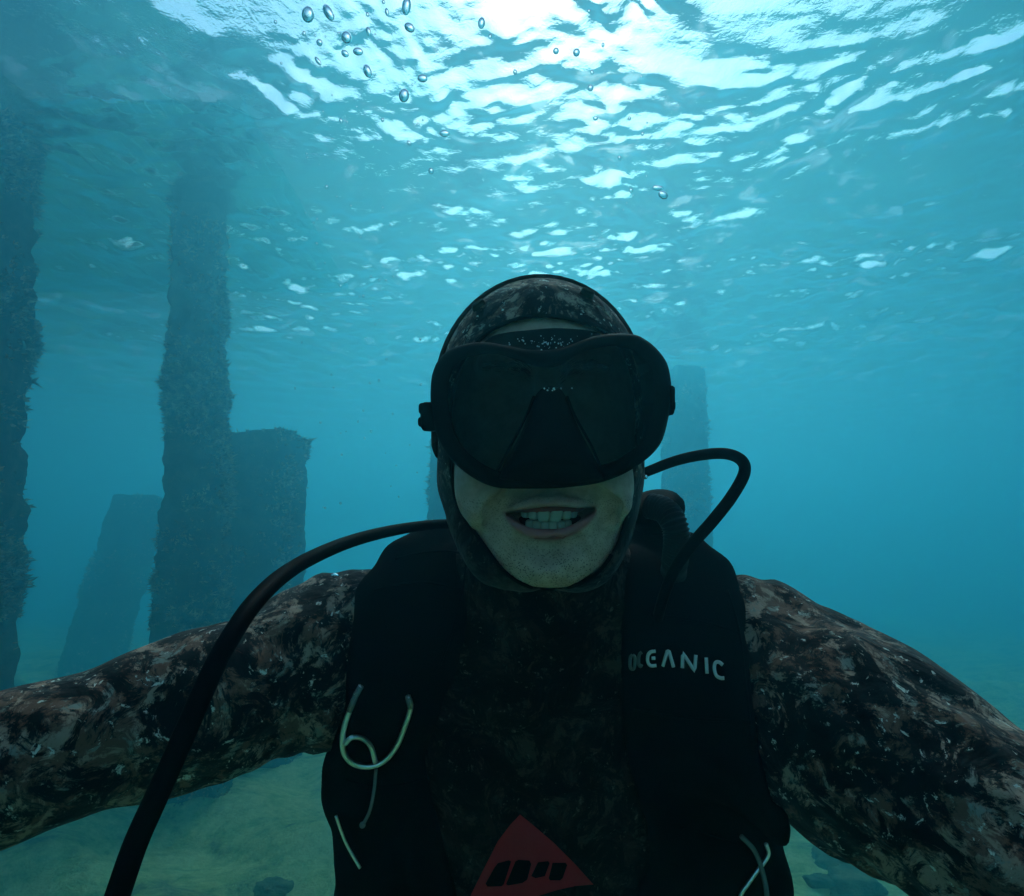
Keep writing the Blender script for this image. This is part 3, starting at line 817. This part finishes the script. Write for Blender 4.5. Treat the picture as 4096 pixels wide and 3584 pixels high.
# inflator: elbow, corrugated hose
inf = empty('inflator_hose', Vector(tuple(c2w([C(1310, 1030, .62)])[0]))); inf.parent = vroot; inf.matrix_parent_inverse = Matrix.Translation(-vroot.location)
inf_p = c2w([C(1310, 1030, .62)])[0]
cp = smooth_path([tuple(C(*q)) for q in ((1300, 1012, .612), (1328, 1020, .598), (1347, 1045, .585), (1354, 1080, .585), (1350, 1120, .60), (1345, 1160, .63))], 22)
L = np.concatenate([[0], np.cumsum(np.linalg.norm(np.diff(cp, axis=0), axis=1))])
cm = MB(); tube(cm, c2w(cp), list(.0122 + .0011 * np.sin(L / .0036 * 2 * math.pi)), 20, smooth=False)
bpy.data.objects.remove(inf)
co = obj('corrugated_hose', cm.mesh(), black('ribbed_rubber', (.022, .022, .024), .4, 300, .1, .6), vroot)
em = MB(); e0, e1 = C(1312, 1030, .645), C(1312, 1030, .645) + (-.006, -.010, .022)
ax_ = (e1 - e0) / np.linalg.norm(e1 - e0)
e0 = C(1316, 1042, .640)
tube(em, c2w([e0, e0 + ax_ * .012, e0 + ax_ * .0125, e0 + ax_ * .018, e0 + ax_ * .0185, e0 + ax_ * .023, e0 + ax_ * .0255]), [.026, .0275, .0295, .0295, .0275, .0265, .018], 28, smooth=False)
obj('valve_elbow', em.mesh(), M_RUB, vroot)
# crossed tape edge seen at the right shoulder
wire([(1385, 1080, .66), (1420, 1110, .655), (1455, 1148, .65)], .0016, M_RUB, 'piping', vroot)

# camouflage suit emblem
tri = np.array([(1040, 1629), (1066, 1650), (1108, 1686), (1150, 1728), (1187, 1769), (1150, 1772), (1115, 1780), (1079, 1791), (1000, 1822), (922, 1850), (943, 1787), (968, 1737), (996, 1682), (1020, 1650)])
m = NT('red_print'); m.princ((.36, .025, .03), .75, .2, m.bump(m.noise(m.pos(), 400, 3, .6), .5, .001)); M_RED = m.m
v, f = drape(tri, [BV], .0004, .0006, 6)
em_ = obj('emblem', mesh(v, f), M_RED, suit_o, smooth=False)
def E(x, y): return (900 + x / 5.85, 1600 + y / 5.85)
mk = MB()
for pl in ([(520, 790), (560, 740), (690, 705), (715, 720), (630, 985), (600, 1010), (440, 1015), (415, 980)],
           [(765, 720), (800, 700), (930, 708), (950, 750), (905, 930), (850, 970), (680, 1000), (655, 985)],
           [(1030, 730), (1150, 715), (1165, 740), (1110, 890), (1000, 915), (950, 890)],
           [(1200, 735), (1350, 735), (1372, 760), (1320, 910), (1290, 940), (1170, 940), (1155, 915)]):
    v, f = drape([E(*q) for q in pl], [BV], .0012, .0006, 4); mk.add(v, f)
obj('emblem_marks', mk.mesh(), M_NYL, em_, smooth=False)

# ---------------------------------------------------------------- air hoses
def hose(path, r, label, fit=None):
    mb = MB(); tube(mb, c2w([C(*q) for q in path]), r, 16, n=10)
    o = obj('air_hose', mb.mesh(), M_RUB); tag(o, label, 'hose', 'black rubber air hoses of the diver'); return o
hose([(1140, 1010, .70), (1230, 968, .66), (1290, 945, .61), (1350, 922, .57), (1410, 909, .545), (1455, 908, .53), (1484, 922, .52), (1488, 948, .515), (1462, 995, .51), (1425, 1042, .505), (1385, 1088, .515), (1352, 1135, .53), (1330, 1185, .555), (1316, 1235, .585), (1310, 1280, .63)],
     .0050, 'black rubber hose looping out beside the mask and bending down to the lettered chest')
hose([(1080, 1080, .70), (980, 1052, .69), (905, 1048, .655), (850, 1051, .61), (780, 1062, .55), (700, 1083, .485), (620, 1117, .42), (560, 1155, .375), (508, 1206, .335), (465, 1268, .31), (428, 1335, .295), (392, 1415, .285), (355, 1500, .278), (310, 1600, .27), (270, 1690, .263), (232, 1800, .257), (180, 1950, .26), (200, 2150, .34), (420, 2250, .50)],
     .0051, 'black rubber hose arching from the neck across the sleeve and down past it')

# ---------------------------------------------------------------- dive mask
def MC(x, y): return (800 + x / 2.56, 525 + y / 2.56)
MO = [(200, 500), (250, 450), (330, 420), (430, 408), (540, 425), (640, 445), (740, 450), (830, 440), (920, 405), (1000, 377), (1100, 365), (1190, 368), (1250, 392), (1310, 440), (1357, 500), (1378, 560), (1388, 640), (1388, 700), (1378, 770), (1345, 900), (1300, 970), (1240, 1022), (1180, 1062), (1110, 1097), (1010, 1130), (900, 1146), (800, 1155), (700, 1157), (600, 1157), (520, 1155), (450, 1138), (390, 1110), (330, 1070), (270, 1015), (225, 955), (190, 880), (170, 800), (158, 700), (162, 600), (178, 540)]
MO = closed_smooth([MC(*q) for q in MO], 4)
MCEN = np.array((1101, 815.0))
Rm = MO - MCEN
def curve_back(u):       # how far the frame sweeps back towards the temples
    x = (u - MCEN[0]) / 240.0
    return .030 * np.abs(x) ** 2.6
def ringpts(sc, d, follow=1.0, ins=0.0):
    r = Rm * sc
    if ins: r = Rm - ins * Rm / np.linalg.norm(Rm, axis=1)[:, None]
    q = MCEN + r
    return [C(a, b, d + follow * curve_back(a)) for a, b in q]
def loft(rings, close=False):
    n = len(rings[0]); v = np.vstack([np.array(r) for r in rings])
    f = [(i * n + k, (i + 1) * n + k, (i + 1) * n + (k + 1) % n, i * n + (k + 1) % n) for i in range(len(rings) - 1) for k in range(n)]
    return v, f
mroot = empty('dive_mask', Vector(tuple(c2w([C(1101, 975, .44)])[0])))
tag(mroot, 'black dive mask with one dark lens covering the upper face', 'dive mask')
NL = np.array([(1101, 775), (1120, 790), (1140, 840), (1170, 905), (1215, 960), (1215, 985), (985, 985), (988, 960), (1030, 905), (1060, 850), (1080, 795)], float)
def facey(u, v):
    h = FBV.ray_cast(Vector((0, 0, 0)), Vector(tuple(C(u, v, 1.0))))
    return h[0].y if h[0] is not None else .52
# skirt: from the frame back onto the face
n = len(MO)
skb = []
for (a, b) in MCEN + Rm * .97:
    ok = None
    for s_ in np.linspace(1, .6, 30):
        q_ = MCEN + (np.array((a, b)) - MCEN) * s_
        h_ = FBV.ray_cast(Vector((0, 0, 0)), Vector(tuple(C(q_[0], q_[1], 1.0))))
        if h_[0] is not None and h_[0].y < .535: ok = C(q_[0], q_[1], h_[0].y + .004); break
    skb.append(ok if ok is not None else C(*q_, .52))
skb = np.array(skb)
r0 = np.array(ringpts(.99, .440)); rings = [skb, skb * .5 + r0 * .5, r0]
mb = MB(); v, f = loft(rings); mb.add(c2w(v), f); sk = obj('skirt', mb.mesh(), M_SIL, mroot)
sk.modifiers.new('thickness', 'SOLIDIFY').thickness = .0025
# frame
rings = [ringpts(.985, .444), ringpts(1.0, .440), ringpts(1.003, .434), ringpts(1.0, .428), ringpts(.99, .4235), ringpts(1, .4213, 1, 8), ringpts(1, .4203, 1, 18), ringpts(1, .4200, 1, 32), ringpts(1, .4206, 1, 34), ringpts(1, .428, 1, 35), ringpts(1, .444, 1, 30)]
mb = MB(); v, f = loft(rings + [rings[0]]); mb.add(c2w(v), f); obj('frame', mb.mesh(), M_SIL, mroot)
# lens pane
q = MCEN + (Rm - 33 * Rm / np.linalg.norm(Rm, axis=1)[:, None])
def pane(d):
    out = [C(*MCEN, d)]
    for s in np.linspace(.12, 1, 9):
        for (a, b) in MCEN + (q - MCEN) * s: out.append(C(a, b, d + curve_back(a)))
    return out
def panef(o, n, flip):
    f = [(o, o + 1 + k, o + 1 + (k + 1) % n) for k in range(n)]
    f += [(o + 1 + j * n + k, o + 1 + (j + 1) * n + k, o + 1 + (j + 1) * n + (k + 1) % n, o + 1 + j * n + (k + 1) % n) for j in range(8) for k in range(n)]
    return [t[::-1] for t in f] if flip else f
pv_ = pane(.4207)
mb = MB(); mb.add(c2w(pv_), panef(0, n, True))
m = NT('dark_tinted_glass')
tr = m.n('BsdfTransparent', Color=(.24, .31, .31, 1)); gl = m.n('BsdfGlossy', Roughness=.06, Color=(1, 1, 1, 1))
lw = m.n('Fresnel', IOR=1.2); ms = m.n('MixShader'); m.link(lw.outputs[0], ms.inputs[0]); m.link(tr.outputs[0], ms.inputs[1]); m.link(gl.outputs[0], ms.inputs[2]); m.link(ms.outputs[0], m.out.inputs['Surface'])
lens = obj('lens', mb.mesh(), m.m, mroot)
# nose pocket standing proud of the lens
NLs = closed_smooth([(1101, 772), (1126, 784), (1142, 820), (1160, 862), (1185, 908), (1204, 946), (1198, 962), (1101, 968), (1008, 962), (1000, 946), (1020, 908), (1044, 862), (1060, 820), (1076, 784)], 4)
g = [Vector((x, y)) for x in np.arange(990, 1215, 6.) for y in np.arange(770, 976, 6.)]
dd_ = poly2(np.array([q_.x for q_ in g]), np.array([q_.y for q_ in g]), NLs)
g = [q_ for q_, d_ in zip(g, dd_) if d_ < -3]
r_ = delaunay_2d_cdt([Vector(tuple(q_)) for q_ in NLs] + g, [(i, (i + 1) % len(NLs)) for i in range(len(NLs))], [], 1, 1e-4)
vu = np.array([tuple(q_) for q_ in r_[0]]); di = np.maximum(0, -poly2(vu[:, 0], vu[:, 1], NLs))
hh = (1 - np.exp(-di / 13.)) * (.007 + .013 * np.clip((vu[:, 1] - 780) / 130, 0, 1)) * (1 - .45 * np.clip((vu[:, 1] - 925) / 50, 0, 1))
mb = MB(); mb.add(c2w([C(a_, b_, .4215 + curve_back(a_) - h_) for (a_, b_), h_ in zip(vu, hh)]), [tuple(f_)[::-1] for f_ in r_[2]])
npo = obj('nose_pocket', mb.mesh(), M_SIL, mroot); npo.modifiers.new('thickness', 'SOLIDIFY').thickness = .002
# lens bead: thin raised lines beside the nose
for pts in ([(930, 918), (955, 940), (982, 950), (996, 938), (1022, 890), (1052, 832), (1068, 792)], [(1272, 905), (1250, 935), (1226, 950), (1205, 938), (1182, 890), (1150, 832), (1134, 792)]):
    mb = MB(); tube(mb, c2w([C(a, b, .4212 + curve_back(a)) for a, b in pts]), .0009, 8); obj('lens_bead', mb.mesh(), M_SIL, mroot)
# forehead flap of the skirt
ff = []
top = closed_smooth([(965, 690), (985, 672), (1020, 664), (1060, 660), (1105, 656), (1150, 658), (1185, 662), (1200, 672), (1150, 695), (1100, 705), (1040, 700), (990, 695)], 3)
v, f = drape(top, [FBV], .0015, .003, 5)
obj('forehead_flap', mesh(v, f), M_SIL, mroot)
# buckles
for (u0, v0, s) in ((860, 834, -1), (1338, 802, 1)):
    d0 = .468 if s < 0 else .462
    c0 = C(u0, v0, d0); mb = MB()
    w0 = 1.0 if s < 0 else .3
    rbox(mb, c0, np.array((1., 0, 0)), np.array((0, 1., 0)), np.array((0, 0, 1.)), .0066 * w0, .013, .0112, 0)
    rbox(mb, c0 + (-s * -.002 * w0, -.002, .006), np.array((1., 0, 0)), np.array((0, 1., 0)), np.array((0, 0, 1.)), .0060 * w0, .009, .0045, 0)
    rbox(mb, c0 + (s * .002 * w0, -.002, -.004), np.array((1., 0, 0)), np.array((0, 1., 0)), np.array((0, 0, 1.)), .0064 * w0, .010, .0040, 0)
    bk = obj('buckle', mb.mesh(), M_RUB, mroot)
# strap over the crown, laid on the hood
c0 = Vector((HX, .562, .04)); path = []; wd = []
for a in np.linspace(math.radians(205), math.radians(-25), 40):
    dirv = Vector((math.cos(a), -.05 - .42 * max(0, -math.sin(a) + .12), math.sin(a)))
    h = HBV.ray_cast(c0 + dirv.normalized() * .3, -dirv.normalized())
    if h[0] is None: continue
    path.append(np.array(h[0]) + np.array(dirv.normalized()) * .0008)
path = np.array(path); t = np.gradient(path, axis=0); t /= np.linalg.norm(t, axis=1)[:, None]
yv = np.array((0, 1.0, 0)); mb = MB(); vv2 = []
for i in range(len(path)):
    b = yv - t[i] * t[i, 1]; b /= np.linalg.norm(b); nn = np.cross(b, t[i]); 
    if nn @ (path[i] - np.array(c0)) < 0: nn = -nn
    for k in range(12):
        an = 2 * math.pi * k / 12; vv2.append(path[i] + b * .018 * math.copysign(abs(math.cos(an)) ** .6, math.cos(an)) + nn * (.0032 * math.copysign(abs(math.sin(an)) ** .7, math.sin(an))))
mb.add(c2w(vv2), [(i * 12 + k, i * 12 + (k + 1) % 12, (i + 1) * 12 + (k + 1) % 12, (i + 1) * 12 + k) for i in range(len(path) - 1) for k in range(12)])
m = NT('worn_brown_black_strap'); m.princ((.035, .024, .017), .55, .3, m.bump(m.noise(m.pos(), 300, 3, .6), .3, .001)); 
stp = obj('strap', mb.mesh(), m.m, mroot)
for uu, vv0 in ((951, 601), (1180, 578)):
    h = HBV.ray_cast(Vector((0, 0, 0)), Vector(tuple(C(uu + (8 if uu < 1000 else -8), vv0 + 14, 1))))
    c1 = np.array(h[0]) if h[0] is not None else C(uu, vv0, .57)
    mb = MB(); dr = (c1 - np.array(c0)); dr /= np.linalg.norm(dr)
    tn_ = np.array((dr[2], 0, -dr[0])); tn_ /= np.linalg.norm(tn_); rbox(mb, c1 + dr * .0012, tn_, yv, np.cross(tn_, yv), .0060, .0145, .0016, 0); obj('strap_keeper', mb.mesh(), m.m, stp)

# ---------------------------------------------------------------- bubbles
m = NT('air_bubble'); gl = m.n('BsdfGlass', IOR=0.752, Roughness=0.0, Color=(1, 1, 1, 1)); m.link(gl.outputs[0], m.out.inputs['Surface']); M_BUB = m.m
bm_ = MB(); ball(bm_, (0, 0, 0), 1.0, 24, 16); BUB = bm_.mesh(); BUB.materials.append(M_BUB); BUB.polygons.foreach_set('use_smooth', [True] * len(BUB.polygons)); BUB.name = 'air_bubble'
def bubble(u, v, a, b, d, rot, label):
    o = bpy.data.objects.new('air_bubble', BUB); COL.objects.link(o)
    o.location = P(u, v, d); o.rotation_euler = (math.pi / 2 + PITCH, 0, 0)
    o.rotation_euler.rotate_axis('Z', -math.radians(rot)); o.scale = (a / F * d, b / F * d, min(a, b) / F * d)
    tag(o, label, 'bubble', 'air bubbles rising towards the surface'); return o
BB = [(616, 29, 12, 15, 15, 'large round bubble, leftmost of the row along the top edge'),
 (657, 25, 9, 17, -30, 'dark slanted bubble just beside the leftmost large bubble at the top edge'),
 (813, 12, 9, 18, 8, 'tall narrow bubble cut by the top edge of the picture'),
 (819, 55, 11, 8, 30, 'flattened dark bubble just below the tall one at the top edge'),
 (963, 46, 7, 11, 8, 'upright oval bubble in a white bright patch above the diver'),
 (693, 75, 10, 11, 0, 'round bubble with bright heart, topmost of the three close together'),
 (716, 103, 10, 7, 5, 'dark flat bubble, right one of the three close together'),
 (690, 107, 8, 6, 35, 'small bubble before a white patch, lowest of the three close together'),
 (735, 142, 8, 13, -20, 'tall grey bubble standing at the lower end of a white patch'),
 (737, 63, 5, 9, -15, 'small upright bubble against a broad white patch'),
 (639, 85, 6, 6, 0, 'small faint bubble between the slanted one and the three close together'),
 (636, 122, 4, 10, -35, 'thin tilted bubble at the left below the small faint one'),
 (845, 157, 10, 7, 0, 'flattened brown bubble in the middle of the bright patches'),
 (808, 191, 10, 13, 12, 'clear rounded bubble, biggest below the bright patches'),
 (889, 267, 10, 6, 0, 'flat golden bubble alone above the hood of the diver'),
 (818, 286, 5, 4, 30, 'small dark bubble to the lower left of the flat golden one'),
 (862, 342, 5, 6, 0, 'small round bubble with bright heart, lowest left of the diver'),
 (682, 242, 3, 5, -20, 'tiny bubble in the broad leftmost white patch'),
 (774, 24, 4, 8, -10, 'slim bubble left of the tall one at the top edge'),
 (1112, 102, 6, 6, 0, 'golden bubble, left one of a pair in the brightest glare'),
 (1153, 105, 7, 7, 0, 'golden bubble, right one of a pair in the brightest glare'),
 (1030, 144, 4, 5, 0, 'small dark bubble left of the glare'),
 (1181, 176, 6, 6, 0, 'round dark bubble right under the glare'),
 (1191, 237, 5, 4, 0, 'small dark bubble below the round one under the glare'),
 (1285, 268, 3, 4, 10, 'tiny bubble to the right of the column under the glare'),
 (1316, 376, 11, 5, 5, 'flat golden bubble, upper one of the touching pair right of the hood'),
 (1326, 390, 10, 7, 30, 'teardrop golden bubble, lower one of the touching pair right of the hood'),
 (1262, 381, 4, 4, 0, 'small round bubble left of the touching golden pair')]
for i, (u, v, a, b, r, l) in enumerate(BB):
    bubble(u, v, a, b, .95 + .25 * ((i * 37) % 10) / 10, r, l)
sb = cast(668, 1152, (BV,), .004); dsb = sb[1]
bubble(670, 1151, 8, 4.5, .60, 10, 'flat clear bubble clinging to the top of the sleeve')
bubble(1291, 954, 4.5, 4.5, .47, 0, 'shiny round bead of air beside the cheek under the hose')
rgn = np.random.RandomState(8)
tiny = [(551, 44), (608, 67), (767, 4), (735, 29), (980, 73), (1184, 145), (836, 249), (765, 240), (1206, 90), (1178, 22), (1259, 237), (1239, 316), (653, 374)]
while len(tiny) < 105:
    u = rgn.uniform(560, 860) if rgn.rand() < .7 else rgn.uniform(1180, 1320); v = rgn.uniform(60, 1040)
    if u > 1000 and v > 520: continue
    tiny.append((u, v))
for i, (u, v) in enumerate(tiny):
    r = 3.2 if i < 13 else rgn.uniform(1.2, 2.3)
    bubble(u, v, r, r * rgn.uniform(.9, 1.5), rgn.uniform(.8, 1.6), rgn.uniform(-20, 20), ('tiny air bubble among the bright patches near the top edge' if v < 330 else 'tiny air bubble in the open water between the broad stub piling and the hood' if u < 1000 else 'tiny air bubble in the open water above and right of the hood'))
# little bubbles caught on the top of the mask and on the hood
fb = MB()
for k in range(60):
    u = rgn.normal(1085, 42); v = 686 + rgn.normal() * 6 + .0006 * (u - 1085) ** 2 * -1
    pt = onface(u, v, .0055); ball(fb, c2w([pt])[0], rgn.uniform(.0002, .0007), 8, 6)
for k in range(14):
    u = 1101 + rgn.normal() * 18; pt = C(u, 776 + rgn.rand() * 5, .418); ball(fb, c2w([pt])[0], rgn.uniform(.0003, .0007), 8, 6)
m = NT('air_film'); m.princ((.7, .75, .75), .15, .8); o = obj('clinging_bubbles', fb.mesh(), m.m, mroot); o['kind'] = 'stuff'
